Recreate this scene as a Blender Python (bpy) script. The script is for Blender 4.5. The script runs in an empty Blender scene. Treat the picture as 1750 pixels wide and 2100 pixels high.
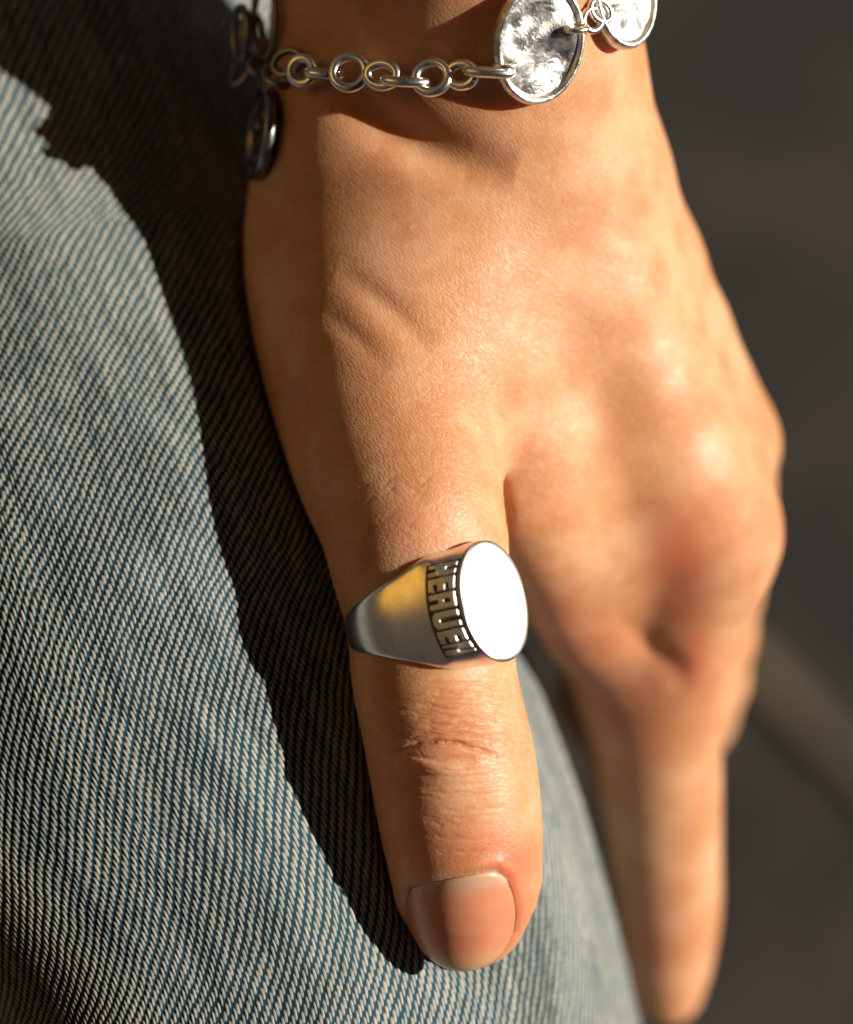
import bpy, math, time
import numpy as np
from mathutils import Vector, Matrix
T0 = time.time()
S = 0.01                      # all shapes below are written in centimetres
D = 40.0                      # the lens is 40 cm above the ring
rng = np.random.default_rng(7)
WP, WQ, WB = 0.052, 0.154, 0.39    # denim: warp thread spacing, weave repeat (cm), float length
f32 = np.float32

# ------------------------------------------------------------------ camera, light, exposure
sc = bpy.context.scene
col = sc.collection
cam_d = bpy.data.cameras.new('camera')
cam = bpy.data.objects.new('camera', cam_d); col.objects.link(cam)
cam.location = (0, 0, D * S); cam.rotation_euler = (0, 0, 0)
cam_d.sensor_fit = 'HORIZONTAL'; cam_d.sensor_width = 24.0
cam_d.lens = 24.0 * D / 10.606
cam_d.clip_start = 0.01; cam_d.clip_end = 200
cam_d.dof.use_dof = True; cam_d.dof.focus_distance = (D + 0.55) * S; cam_d.dof.aperture_fstop = 5.7
sc.camera = cam

SUN_EL, SUN_AZ = 27.0, 8.0    # degrees above the horizon / anticlockwise from +x
sv = Vector((math.cos(math.radians(SUN_EL)) * math.cos(math.radians(SUN_AZ)),
             math.cos(math.radians(SUN_EL)) * math.sin(math.radians(SUN_AZ)),
             math.sin(math.radians(SUN_EL))))
sun_d = bpy.data.lights.new('sun', 'SUN'); sun_d.energy = 5.0; sun_d.angle = math.radians(0.6)
sun_d.color = (1.0, 0.90, 0.76)
sun = bpy.data.objects.new('sun', sun_d); col.objects.link(sun)
sun.rotation_euler = sv.to_track_quat('Z', 'Y').to_euler(); sun.location = (1, 0.2, 1)

w = bpy.data.worlds.new('World'); sc.world = w; w.use_nodes = True
nt = w.node_tree; nt.nodes.clear()
sky = nt.nodes.new('ShaderNodeTexSky'); sky.sky_type = 'NISHITA'; sky.sun_disc = False
sky.air_density = 0.03; sky.dust_density = 0.08; sky.ozone_density = 0.2
sky.sun_elevation = math.radians(SUN_EL); sky.sun_rotation = math.radians(90 - SUN_AZ)
bg = nt.nodes.new('ShaderNodeBackground'); bg.inputs[1].default_value = 0.05
wo = nt.nodes.new('ShaderNodeOutputWorld')
nt.links.new(sky.outputs[0], bg.inputs[0]); nt.links.new(bg.outputs[0], wo.inputs[0])
sc.view_settings.view_transform = 'Standard'; sc.view_settings.look = 'None'
sc.view_settings.exposure = 0.58; sc.view_settings.gamma = 1.0
sc.render.engine = 'CYCLES'

# ------------------------------------------------------------------ helpers
def P(px, py, z=0.0):
    k = (D - z) / D
    return np.array([(px - 875) / 165.0 * k, (1050 - py) / 165.0 * k, z])

def mesh_obj(name, V, F, mat=None, parent=None, smooth=True, attrs=None, uv=None):
    """F: (n,4) quad array or a list of polygons"""
    me = bpy.data.meshes.new(name)
    V = np.asarray(V, dtype=np.float64) * S
    if isinstance(F, np.ndarray):
        n = len(F); k = F.shape[1]
        me.vertices.add(len(V)); me.vertices.foreach_set('co', V.ravel())
        me.loops.add(n * k); me.loops.foreach_set('vertex_index', F.astype(np.int32).ravel())
        me.polygons.add(n); me.polygons.foreach_set('loop_start', np.arange(0, n * k, k, dtype=np.int32))
        me.update(calc_edges=True)
    else:
        tot = np.array([len(p) for p in F], dtype=np.int32)
        loops = np.concatenate([np.asarray(p, dtype=np.int32) for p in F])
        me.vertices.add(len(V)); me.vertices.foreach_set('co', V.ravel())
        me.loops.add(len(loops)); me.loops.foreach_set('vertex_index', loops)
        me.polygons.add(len(tot)); me.polygons.foreach_set('loop_start', np.concatenate([[0], np.cumsum(tot)[:-1]]).astype(np.int32))
        me.update(calc_edges=True)
    me.polygons.foreach_set('use_smooth', np.full(len(me.polygons), smooth))
    if attrs:
        for k_, a in attrs.items():
            at = me.attributes.new(k_, 'FLOAT', 'POINT'); at.data.foreach_set('value', a.astype(np.float32))
    if uv is not None:
        li = np.empty(len(me.loops), dtype=np.int32); me.loops.foreach_get('vertex_index', li)
        ul = me.uv_layers.new(name='UVMap'); ul.data.foreach_set('uv', uv[li].astype(np.float32).ravel())
    if mat: me.materials.append(mat)
    o = bpy.data.objects.new(name, me); col.objects.link(o)
    if parent: o.parent = parent
    return o

def thing(name, label, cat, loc=(0, 0, 0), group=None):
    o = bpy.data.objects.new(name, None); col.objects.link(o)
    o.empty_display_size = 0.01
    o.location = (0, 0, 0)
    o['label'] = label; o['category'] = cat
    if group: o['group'] = group
    return o

def norm(v): v = np.asarray(v, float); return v / np.linalg.norm(v)
def sstep(x, a, b):
    t = np.clip((x - a) / (b - a), 0, 1); return t * t * (3 - 2 * t)

# ------------------------------------------------------------------ node helper
class N:
    """small wrapper for shader maths"""
    def __init__(s, nt, sock): s.nt = nt; s.s = sock
    def _m(s, op, *a):
        n = s.nt.nodes.new('ShaderNodeMath'); n.operation = op
        for i, x in enumerate((s,) + a):
            if isinstance(x, N): s.nt.links.new(x.s, n.inputs[i])
            else: n.inputs[i].default_value = x
        return N(s.nt, n.outputs[0])
    def __add__(s, o): return s._m('ADD', o)
    def __radd__(s, o): return s._m('ADD', o)
    def __sub__(s, o): return s._m('SUBTRACT', o)
    def __rsub__(s, o): return s._m('MULTIPLY', -1.0)._m('ADD', o)
    def __mul__(s, o): return s._m('MULTIPLY', o)
    def __rmul__(s, o): return s._m('MULTIPLY', o)
    def __truediv__(s, o): return s._m('DIVIDE', o)
    def floor(s): return s._m('FLOOR')
    def fract(s): return s._m('FRACT')
    def abs(s): return s._m('ABSOLUTE')
    def sin(s): return s._m('SINE')
    def sqrt(s): return s._m('SQRT')
    def pow(s, o): return s._m('POWER', o)
    def min(s, o): return s._m('MINIMUM', o)
    def max(s, o): return s._m('MAXIMUM', o)
    def ss(s, a, b, lo=0.0, hi=1.0):
        n = s.nt.nodes.new('ShaderNodeMapRange'); n.interpolation_type = 'SMOOTHSTEP'
        s.nt.links.new(s.s, n.inputs[0])
        for i, x in enumerate((a, b, lo, hi)): n.inputs[i + 1].default_value = x
        return N(s.nt, n.outputs[0])

class Mat:
    def __init__(s, name):
        s.m = bpy.data.materials.new(name); s.m.use_nodes = True; s.nt = s.m.node_tree
        s.b = s.nt.nodes['Principled BSDF']
    def tc(s, which='Object'):
        n = s.nt.nodes.new('ShaderNodeTexCoord'); return n.outputs[which]
    def mapping(s, sock, scale=(1, 1, 1), rot=(0, 0, 0), loc=(0, 0, 0)):
        n = s.nt.nodes.new('ShaderNodeMapping'); s.nt.links.new(sock, n.inputs[0])
        n.inputs['Scale'].default_value = scale; n.inputs['Rotation'].default_value = rot; n.inputs['Location'].default_value = loc
        return n.outputs[0]
    def sep(s, sock):
        n = s.nt.nodes.new('ShaderNodeSeparateXYZ'); s.nt.links.new(sock, n.inputs[0])
        return [N(s.nt, n.outputs[i]) for i in range(3)]
    def comb(s, x, y, z=0.0):
        n = s.nt.nodes.new('ShaderNodeCombineXYZ')
        for i, v in enumerate((x, y, z)):
            if isinstance(v, N): s.nt.links.new(v.s, n.inputs[i])
            else: n.inputs[i].default_value = v
        return n.outputs[0]
    def noise(s, sock, scale, detail=4, rough=0.55, dist=0.0, dim='3D'):
        n = s.nt.nodes.new('ShaderNodeTexNoise'); n.noise_dimensions = dim
        if sock is not None: s.nt.links.new(sock, n.inputs['Vector'])
        n.inputs['Scale'].default_value = scale; n.inputs['Detail'].default_value = detail
        n.inputs['Roughness'].default_value = rough; n.inputs['Distortion'].default_value = dist
        return N(s.nt, n.outputs[0])
    def voro(s, sock, scale, feature='F1', rnd=1.0, dim='3D'):
        n = s.nt.nodes.new('ShaderNodeTexVoronoi'); n.feature = feature; n.voronoi_dimensions = dim
        s.nt.links.new(sock, n.inputs['Vector']); n.inputs['Scale'].default_value = scale
        n.inputs['Randomness'].default_value = rnd
        return N(s.nt, n.outputs[0])
    def attr(s, name):
        n = s.nt.nodes.new('ShaderNodeAttribute'); n.attribute_name = name
        return N(s.nt, n.outputs['Fac'])
    def mix(s, fac, a, b, mode='MIX'):
        n = s.nt.nodes.new('ShaderNodeMix'); n.data_type = 'RGBA'; n.blend_type = mode
        if isinstance(fac, N): s.nt.links.new(fac.s, n.inputs[0])
        else: n.inputs[0].default_value = fac
        for i, v in ((6, a), (7, b)):
            if isinstance(v, tuple): n.inputs[i].default_value = (*v, 1)
            else: s.nt.links.new(v, n.inputs[i])
        return n.outputs[2]
    def bump(s, h, dist_cm, strength=1.0, normal=None):
        n = s.nt.nodes.new('ShaderNodeBump'); s.nt.links.new(h.s, n.inputs['Height'])
        n.inputs['Distance'].default_value = dist_cm * S; n.inputs['Strength'].default_value = strength
        if normal is not None: s.nt.links.new(normal, n.inputs['Normal'])
        return n.outputs[0]
    def set(s, k, v):
        i = s.b.inputs[k]
        if isinstance(v, N): s.nt.links.new(v.s, i)
        elif isinstance(v, bpy.types.NodeSocket): s.nt.links.new(v, i)
        elif isinstance(v, tuple) and len(v) == 3 and i.type == 'RGBA': i.default_value = (*v, 1)
        else: i.default_value = v

# ------------------------------------------------------------------ materials
def mat_skin():
    m = Mat('skin'); oc = m.tc()
    cm = m.mapping(oc, (100, 100, 100))                       # centimetres
    red = m.attr('red'); dry = m.attr('dry')
    n1 = m.noise(cm, 1.1, 5, 0.6); n2 = m.noise(cm, 5.0, 4, 0.6)
    c = m.mix(n1.ss(0.35, 0.68), (0.51, 0.235, 0.108), (0.62, 0.335, 0.188))
    c = m.mix((n2.ss(0.52, 0.75)) * 0.35, c, (0.58, 0.24, 0.135))
    n3 = m.noise(cm, 13.0, 4, 0.65); n4 = m.noise(cm, 0.55, 3, 0.5)
    c = m.mix(n3.ss(0.50, 0.72) * 0.30, c, (0.74, 0.47, 0.31))
    c = m.mix((1.0 - n3).ss(0.54, 0.74) * 0.30, c, (0.46, 0.17, 0.08))
    c = m.mix(n4.ss(0.5, 0.68) * 0.28, c, (0.66, 0.42, 0.28))
    c = m.mix(red * (0.65 + n2 * 0.5), c, (0.56, 0.145, 0.075))
    c = m.mix(dry, c, (0.72, 0.55, 0.38))
    m.set('Base Color', c)
    m.b.subsurface_method = 'RANDOM_WALK'
    m.set('Subsurface Weight', 0.65); m.b.inputs['Subsurface Radius'].default_value = (1.0, 0.32, 0.16)
    m.set('Subsurface Scale', 0.0042)
    m.set('IOR', 1.4)
    m.set('Roughness', n2.ss(0.3, 0.7, 0.38, 0.52)); m.set('Specular IOR Level', 0.5)
    # lines that run along the back of the hand, and a mesh of cells
    wob = m.noise(cm, 1.6, 2, 0.5)
    def cells(rot, sx, sy, scale):
        v = m.mapping(cm, (1, 1, 1), (0, 0, rot))
        x, y, z = m.sep(v)
        v = m.comb(x * sx + wob * 0.25, y * sy + wob * 0.25, z * 0.9)
        return m.voro(v, scale, 'DISTANCE_TO_EDGE')
    a = cells(math.radians(48), 0.62, 1.9, 12.0).ss(0.0, 0.22)      # long lines running down to the right
    b = cells(math.radians(-20), 1.0, 1.3, 17.0).ss(0.0, 0.2)
    t = cells(0.05, 0.42, 2.6, 5.2).ss(0.0, 0.16)                 # cross lines over the thumb joint
    t2 = cells(0.3, 1.0, 1.35, 13.0).ss(0.0, 0.25)
    zt = m.attr('thumb'); zc = m.attr('coarse'); zl = m.attr('lines'); zm = m.attr('cells')
    h = (1.0 - zt) * (a * 0.55 + b * 0.25) * (0.5 + zl * 0.75) + zt * (t * (0.15 + zc * 0.85) + t2 * (0.30 + zm * 0.32))
    g = m.noise(cm, 38.0, 3, 0.7)
    h = h + g * 0.30 + m.noise(cm, 13.0, 2, 0.6) * 0.5 * (1.0 - zt)
    m.set('Normal', m.bump(h, 0.0055, 1.0))
    return m.m

def mat_nail():
    m = Mat('nail'); oc = m.tc(); cm = m.mapping(oc, (100, 100, 100))
    lun = m.attr('lunula'); tip = m.attr('tip')
    c = m.mix(m.noise(cm, 1.6, 3).ss(0.3, 0.7), (0.53, 0.185, 0.10), (0.60, 0.235, 0.135))
    c = m.mix(lun, c, (0.62, 0.38, 0.26))
    c = m.mix(tip, c, (0.62, 0.40, 0.20))
    m.set('Base Color', c); m.set('Roughness', 0.30); m.set('Coat Weight', 0.4); m.set('Coat Roughness', 0.2)
    m.set('Subsurface Weight', 0.4); m.b.inputs['Subsurface Radius'].default_value = (1.0, 0.35, 0.2); m.set('Subsurface Scale', 0.0022)
    x, y, z = m.sep(cm)
    v = m.comb(x * 9.0, y * 0.5, z * 3.0)
    m.set('Normal', m.bump(m.noise(v, 1.6, 3), 0.0018, 1.0))
    return m.m

def mat_denim():
    m = Mat('denim')
    n = m.nt.nodes.new('ShaderNodeUVMap'); n.uv_map = 'UVMap'      # warped thread coordinates, in cm
    u, v, _ = m.sep(n.outputs[0]); uv = m.comb(u, v)
    wd = m.attr('thick'); fade = m.attr('fade')
    p, q = WP, WQ
    un = u / p; i = un.floor(); a = un - i - 0.5
    b = (v / q + i / 3.0).fract() - 0.5
    rr = ((a / wd) * (a / wd) + ((b / WB).abs()).pow(2.4)).sqrt()
    hgt = (1.0 - rr).max(0.0).sqrt()
    fine = m.noise(uv, 26.0, 3, 0.65)
    slub = m.noise(m.comb(i * 2.13, v * 1.3), 4.0, 3, 0.6).ss(0.30, 0.66)
    crest = m.mix(fade * 0.45 + slub * 0.55, (0.18, 0.215, 0.215), (0.45, 0.41, 0.34))
    crest = m.mix((fine.ss(0.45, 0.75)) * 0.35, crest, (0.10, 0.17, 0.21))
    low = m.mix(fade, (0.005, 0.016, 0.023), (0.020, 0.060, 0.085))  # gaps between threads: indigo, darkened further to paint in their shade
    c = m.mix(hgt.ss(0.10, 0.42), low, m.mix(fade, (0.035, 0.075, 0.10), (0.09, 0.165, 0.20)))
    c = m.mix(hgt.ss(0.38, 0.66), c, crest)
    m.set('Base Color', c); m.set('Roughness', 0.85); m.set('Specular IOR Level', 0.12)
    m.set('Sheen Weight', 0.04)
    m.set('Normal', m.bump(hgt * 0.5 + fine * 0.5 + m.noise(uv, 70.0, 2) * 0.25, 0.008, 1.0))
    return m.m

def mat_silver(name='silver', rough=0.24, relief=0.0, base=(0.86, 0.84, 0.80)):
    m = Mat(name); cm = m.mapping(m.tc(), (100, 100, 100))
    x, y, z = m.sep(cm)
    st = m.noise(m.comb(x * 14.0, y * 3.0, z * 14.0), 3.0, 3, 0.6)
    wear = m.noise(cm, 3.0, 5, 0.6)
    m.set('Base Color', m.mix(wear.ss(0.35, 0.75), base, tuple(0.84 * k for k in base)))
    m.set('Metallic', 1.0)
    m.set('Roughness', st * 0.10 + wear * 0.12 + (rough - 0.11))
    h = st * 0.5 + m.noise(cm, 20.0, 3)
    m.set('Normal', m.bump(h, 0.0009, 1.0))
    return m.m

def mat_satin():
    m = Mat('satin_silver'); cm = m.mapping(m.tc(), (100, 100, 100))
    g = m.noise(cm, 60.0, 3, 0.7); wv = m.noise(cm, 2.5, 4)
    m.set('Base Color', m.mix(wv.ss(0.3, 0.7), (0.46, 0.455, 0.45), (0.36, 0.355, 0.35)))
    m.set('Metallic', 1.0); m.set('Roughness', wv * 0.16 + 0.46)
    m.set('Normal', m.bump(g, 0.0012, 1.0))
    return m.m

def mat_patina():
    m = Mat('blackened_silver'); cm = m.mapping(m.tc(), (100, 100, 100))
    m.set('Base Color', m.mix(m.noise(cm, 14.0, 3).ss(0.4, 0.7), (0.05, 0.036, 0.02), (0.18, 0.13, 0.07)))
    m.set('Metallic', 0.7); m.set('Roughness', 0.5)
    return m.m

def mat_coin():
    m = Mat('coin_silver'); cm = m.mapping(m.tc('Generated'), (1, 1, 1))
    oc = m.mapping(m.tc(), (100, 100, 100))
    r = m.noise(oc, 5.5, 2, 0.5, 0.6); f = m.noise(oc, 26.0, 3, 0.6); g = m.voro(oc, 5.0, 'F1')
    m.set('Base Color', m.mix(r.ss(0.35, 0.6), (0.55, 0.55, 0.54), (0.88, 0.86, 0.82)))
    m.set('Metallic', 1.0); m.set('Roughness', r * 0.35 + 0.22)
    m.set('Normal', m.bump(f * 0.35 + r * 0.8, 0.02, 1.0))
    return m.m

def mat_ground():
    m = Mat('dark_floor'); cm = m.mapping(m.tc(), (100, 100, 100))
    a = m.noise(cm, 0.20, 4, 0.55); b = m.noise(cm, 2.0, 5, 0.6)
    c = m.mix(a.ss(0.36, 0.66), (0.003, 0.0026, 0.0022), (0.027, 0.022, 0.016))
    c = m.mix(b.ss(0.4, 0.7) * 0.5, c, (0.024, 0.021, 0.017))
    m.set('Base Color', c); m.set('Roughness', 0.8); m.set('Normal', m.bump(b, 0.1, 0.6))
    return m.m

def mat_plain(name, c1, c2, rough, scale=1.0):
    m = Mat(name); cm = m.mapping(m.tc(), (100, 100, 100))
    m.set('Base Color', m.mix(m.noise(cm, scale, 5, 0.6).ss(0.35, 0.65), c1, c2)); m.set('Roughness', rough)
    return m.m

M_skin = mat_skin(); M_nail = mat_nail(); M_denim = mat_denim()
M_silver = mat_silver('silver', 0.29); M_satin = mat_satin(); M_pat = mat_patina(); M_coin = mat_coin()
M_ground = mat_ground()
M_relief = mat_silver('worn_silver', 0.42, 0, (0.80, 0.76, 0.68))
M_shaded = mat_silver('shaded_silver', 0.36, 0, (0.26, 0.26, 0.27))  # same silver with a darker base: shade on the hanging links painted in

# ------------------------------------------------------------------ implicit surfaces -> meshes
def smin(a, b, k):
    h = np.maximum(k - np.abs(a - b), 0) / k
    return np.minimum(a, b) - h * h * h * k / 6.0
def smax(a, b, k): return -smin(-a, -b, k)

def cone(X, a, b, ra, rb, flat=None, fk=1.0):
    a = np.asarray(a, f32); b = np.asarray(b, f32)
    pa = X - a; ba = b - a
    h = np.clip(pa @ ba / float(ba @ ba), 0, 1)
    d = pa - h[:, None] * ba
    if flat is not None:
        f = norm(flat).astype(f32); c = d @ f
        d = d + (c * (fk - 1))[:, None] * f
    return np.sqrt((d * d).sum(1)) - (ra + (rb - ra) * h)

def chain(X, pts, k=0.25, flat=None, fk=1.0):
    r = None
    for (p0, r0), (p1, r1) in zip(pts[:-1], pts[1:]):
        d = cone(X, p0, p1, r0, r1, flat, fk)
        r = d if r is None else smin(r, d, k)
    return r

def densify(pts, n=4):
    """Catmull-Rom through (px,py,z,r) rows -> [(xyz, r)]"""
    A = np.array([[*P(p[0], p[1], p[2]), p[3]] for p in pts], float)
    A = np.vstack([2 * A[0] - A[1], A, 2 * A[-1] - A[-2]])
    out = []
    for i in range(1, len(A) - 2):
        for j in range(n):
            t = j / n
            out.append(0.5 * ((2 * A[i]) + (-A[i-1] + A[i+1]) * t + (2*A[i-1] - 5*A[i] + 4*A[i+1] - A[i+2]) * t*t + (-A[i-1] + 3*A[i] - 3*A[i+1] + A[i+2]) * t**3))
    out.append(A[-2])
    return [(o[:3], o[3]) for o in out]

def surface_nets(f, lo, hi, h, coarse=3):
    lo = np.array(lo, float); hi = np.array(hi, float)
    H = h * coarse
    nc = np.ceil((hi - lo) / H).astype(int) + 1
    gx = [lo[i] + H * (np.arange(nc[i]) + 0.5) - h * 0.5 for i in range(3)]
    G = np.stack(np.meshgrid(*gx, indexing='ij'), -1).reshape(-1, 3).astype(f32)
    c = np.concatenate([f(G[i:i + 400000]) for i in range(0, len(G), 400000)]).reshape(nc)
    n = nc * coarse
    val = np.repeat(np.repeat(np.repeat(c, coarse, 0), coarse, 1), coarse, 2)
    near = np.abs(val) < H * 1.6
    idx = np.argwhere(near)
    X = (lo + idx * h).astype(f32)
    vals = np.concatenate([f(X[i:i + 400000]) for i in range(0, len(X), 400000)])
    val[near] = vals
    inside = val < 0
    # cells with a sign change
    cs = np.zeros(tuple(n - 1), np.uint8)
    for dx in (0, 1):
        for dy in (0, 1):
            for dz in (0, 1):
                cs += inside[dx:n[0]-1+dx, dy:n[1]-1+dy, dz:n[2]-1+dz]
    act = (cs > 0) & (cs < 8)
    cid = -np.ones(act.shape, np.int32); ci = np.argwhere(act); cid[act] = np.arange(len(ci))
    acc = np.zeros((len(ci), 3)); cnt = np.zeros(len(ci))
    corners = [(0,0,0),(1,0,0),(0,1,0),(0,0,1),(1,1,0),(1,0,1),(0,1,1),(1,1,1)]
    for A in corners:
        for ax in range(3):
            if A[ax]: continue
            B = list(A); B[ax] = 1
            va = val[ci[:,0]+A[0], ci[:,1]+A[1], ci[:,2]+A[2]]; vb = val[ci[:,0]+B[0], ci[:,1]+B[1], ci[:,2]+B[2]]
            m = (va < 0) != (vb < 0)
            t = np.where(m, va / np.where(m, va - vb, 1), 0)
            pos = ci + np.array(A) + 0.0; pos[:, ax] += t
            acc[m] += pos[m]; cnt[m] += 1
    V = lo + acc / cnt[:, None] * h
    F = []
    for ax in range(3):
        u, v = (ax + 1) % 3, (ax + 2) % 3
        sl0 = [slice(None)] * 3; sl1 = [slice(None)] * 3
        sl0[ax] = slice(0, n[ax] - 1); sl1[ax] = slice(1, n[ax])
        a = inside[tuple(sl0)]; b = inside[tuple(sl1)]
        e = np.argwhere(a != b)
        e = e[(e[:, u] > 0) & (e[:, v] > 0) & (e[:, u] < n[u] - 1) & (e[:, v] < n[v] - 1)]
        s = a[e[:, 0], e[:, 1], e[:, 2]]
        def cell(du, dv):
            c_ = e.copy(); c_[:, u] -= du; c_[:, v] -= dv; return cid[c_[:, 0], c_[:, 1], c_[:, 2]]
        q = np.stack([cell(1, 1), cell(0, 1), cell(0, 0), cell(1, 0)], 1)
        q[~s] = q[~s][:, ::-1]
        F.append(q)
    F = np.concatenate(F); F = F[(F >= 0).all(1)]
    return V, F

def project(f, V, it=2, eps=0.01, lim=0.08):
    V = V.astype(f32)
    for _ in range(it):
        out = []
        for i in range(0, len(V), 300000):
            X = V[i:i+300000]
            d = f(X); g = np.empty_like(X)
            for a in range(3):
                e = np.zeros(3, f32); e[a] = eps
                g[:, a] = (f(X + e) - f(X - e)) / (2 * eps)
            gl = np.maximum((g * g).sum(1), 0.15)
            st = (d / gl)[:, None] * g
            L = np.linalg.norm(st, axis=1, keepdims=True)
            out.append(X - st * np.minimum(1, lim / np.maximum(L, 1e-9)))
        V = np.concatenate(out)
    return V

def refine(V, Q, poly, mask):
    """split the masked quads in four; unmasked neighbours take the new edge points (poly: list of n-gons)"""
    sub = Q[mask]; keep = Q[~mask]
    nV = len(V)
    E = np.stack([sub, np.roll(sub, -1, 1)], -1).reshape(-1, 2); Es = np.sort(E, 1)
    key = Es[:, 0].astype(np.int64) * nV + Es[:, 1]
    uk, inv = np.unique(key, return_inverse=True); inv = inv.reshape(-1, 4)
    mid = (V[uk // nV] + V[uk % nV]) / 2
    cen = V[sub].mean(1)
    m0 = nV + inv; c0 = nV + len(uk) + np.arange(len(sub))
    q = []
    for i in range(4):
        q.append(np.stack([sub[:, i], m0[:, i], c0, m0[:, i - 1]], 1))
    newQ = np.concatenate(q)
    V2 = np.concatenate([V, mid, cen])
    kE = np.sort(np.stack([keep, np.roll(keep, -1, 1)], -1), -1)
    kk = kE[..., 0].astype(np.int64) * nV + kE[..., 1]
    pos = np.clip(np.searchsorted(uk, kk), 0, len(uk) - 1); hit = uk[pos] == kk
    anyh = hit.any(1)
    out = []
    for qd, hh, pp in zip(keep[anyh], hit[anyh], pos[anyh]):
        l = []
        for i in range(4):
            l.append(int(qd[i]))
            if hh[i]: l.append(int(nV + pp[i]))
        out.append(l)
    if poly:
        d = {int(k): i for i, k in enumerate(uk)} if len(poly) else {}
        for pl in poly:
            l = []
            for i in range(len(pl)):
                a, b = pl[i], pl[(i + 1) % len(pl)]; l.append(a)
                j = d.get(min(a, b) * nV + max(a, b))
                if j is not None: l.append(nV + j)
            out.append(l)
    return V2, np.concatenate([newQ, keep[~anyh]]), out

# ------------------------------------------------------------------ the hand
# rows: image column, row (1750 x 2100 frame), depth in cm, radius in cm
THUMB = densify([(810,60,-3.3,1.0),(775,260,-2.75,1.25),(768,480,-3.1,1.63),(788,700,-2.6,1.60),(818,930,-1.8,1.33),(850,1070,-1.28,1.09),
         (862,1165,-1.2,1.01),(878,1250,-1.12,0.925),(886,1340,-1.1,0.91),(893,1410,-1.06,0.925),(925,1550,-1.0,0.97),(950,1720,-1.12,0.965)], 3)
TIP = [(P(950,1720,-1.12),0.965),(P(957,1800,-1.26),0.91),(P(957,1862,-1.42),0.755)]
INDEX = densify([(1440,1100,-4.6,1.01),(1385,1330,-5.5,0.90),(1342,1500,-6.4,0.92),(1350,1620,-7.1,0.86),(1360,1750,-7.7,0.79),(1370,1880,-8.3,0.72),(1368,2030,-8.8,0.54)], 3)
MIDDLE = densify([(1452,915,-5.6,1.0),(1430,1200,-7.9,0.95),(1390,1450,-10.2,0.9),(1300,1480,-11.0,0.78),(1212,1432,-11.0,0.6)], 3)
RING_F = densify([(1400,850,-7.2,1.0),(1370,1150,-9.8,0.9),(1340,1330,-11.6,0.85),(1290,1350,-12.1,0.72),(1250,1330,-12.1,0.6)], 3)
LITTLE = densify([(1330,820,-8.6,0.95),(1320,1040,-10.9,0.8),(1300,1200,-12.3,0.7),(1270,1230,-12.7,0.6),(1240,1210,-12.7,0.52)], 3)
GROOVES = [  # polyline, depth, width (cm), where
  ([(800,1550),(832,1535),(862,1523),(890,1519),(912,1522),(940,1524),(966,1534),(992,1539),(1022,1552)], 0.050, 0.030, 't'),
  ([(805,1556),(850,1560),(900,1580),(960,1585),(1010,1570)], -0.030, 0.09, 't'),
  ([(972,868),(992,902),(1012,946),(1029,996),(1040,1046),(1046,1100)], 0.055, 0.085, 'h'),
  ([(935,850),(965,880),(990,915)], 0.03, 0.12, 'h'),
  ([(690,560),(760,600),(830,660),(890,720)], 0.05, 0.16, 'h'),
  ([(660,640),(730,690),(800,760)], 0.025, 0.12, 'h'),
  ([(650,130),(730,210),(800,258),(870,296),(960,330),(1060,350)], 0.22, 0.30, 'h'),
  ([(1255,1255),(1320,1310),(1385,1370),(1410,1430)], 0.06, 0.17, 'd'),
]
_g = np.random.default_rng(5)
for _y in list(range(1402, 1520, 13)) + list(range(1560, 1690, 16)) + [1708, 1726, 1745]:
    _a, _b = _g.uniform(790, 880), _g.uniform(960, 1060)
    if _y > 1640: _a += 60; _b -= 20
    _o = _g.uniform(-8, 8)
    _arch = 14 if _y < 1520 else -10
    _pts = [(_x, _y + _o + _g.uniform(-4, 4) + _arch * ((_x - 920) / 100) ** 2 * 0.6) for _x in np.linspace(_a, _b, 8)]
    GROOVES.append((_pts, _g.uniform(0.014, 0.028) * (0.6 if _y > 1560 else 1), _g.uniform(0.016, 0.026), 't'))
for _k in range(26):                                       # folds over the root of the thumb
    _x, _y = _g.uniform(730, 960), _g.uniform(985, 1130)
    _an = _g.choice([0.35, 0.6, -0.9, -0.6]) + _g.uniform(-.2, .2); _l = _g.uniform(25, 60)
    _pts = [(_x + _l * (_t - .5) * math.cos(_an) + _g.uniform(-2, 2), _y + _l * (_t - .5) * math.sin(_an) + _g.uniform(-2, 2)) for _t in np.linspace(0, 1, 5)]
    GROOVES.append((_pts, _g.uniform(0.004, 0.008), _g.uniform(0.02, 0.03), 't'))
BUMPS = [ # centre px,py,z, amount, radius
  (668,300,-1.9,0.28,0.5),(1618,990,-5.2,-0.16,0.28),(1500,1105,-4.2,0.10,0.7),(1505,905,-5.0,0.12,0.6),(1060,1800,-1.0,0.05,0.25),(1075,1850,-1.2,0.04,0.2),
  (905,1560,0.0,0.03,0.35),(870,1040,0.0,0.03,0.5),
]
def poly_dist(x, pts):
    """distance to the polyline in the plan view, and how far along it (0..1)"""
    A = np.array([P(a, b, 0)[:2] for a, b in pts], f32)
    best = None; n = len(A) - 1
    for i, (a, b) in enumerate(zip(A[:-1], A[1:])):
        pa = x - a; ba = b - a; h = np.clip(pa @ ba / (ba @ ba), 0, 1)
        d = np.sqrt(((pa - h[:, None] * ba) ** 2).sum(1)); s_ = (i + h) / n
        if best is None: best, bs = d, s_
        else:
            m = d < best; best = np.where(m, d, best); bs = np.where(m, s_, bs)
    return best, bs

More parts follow.
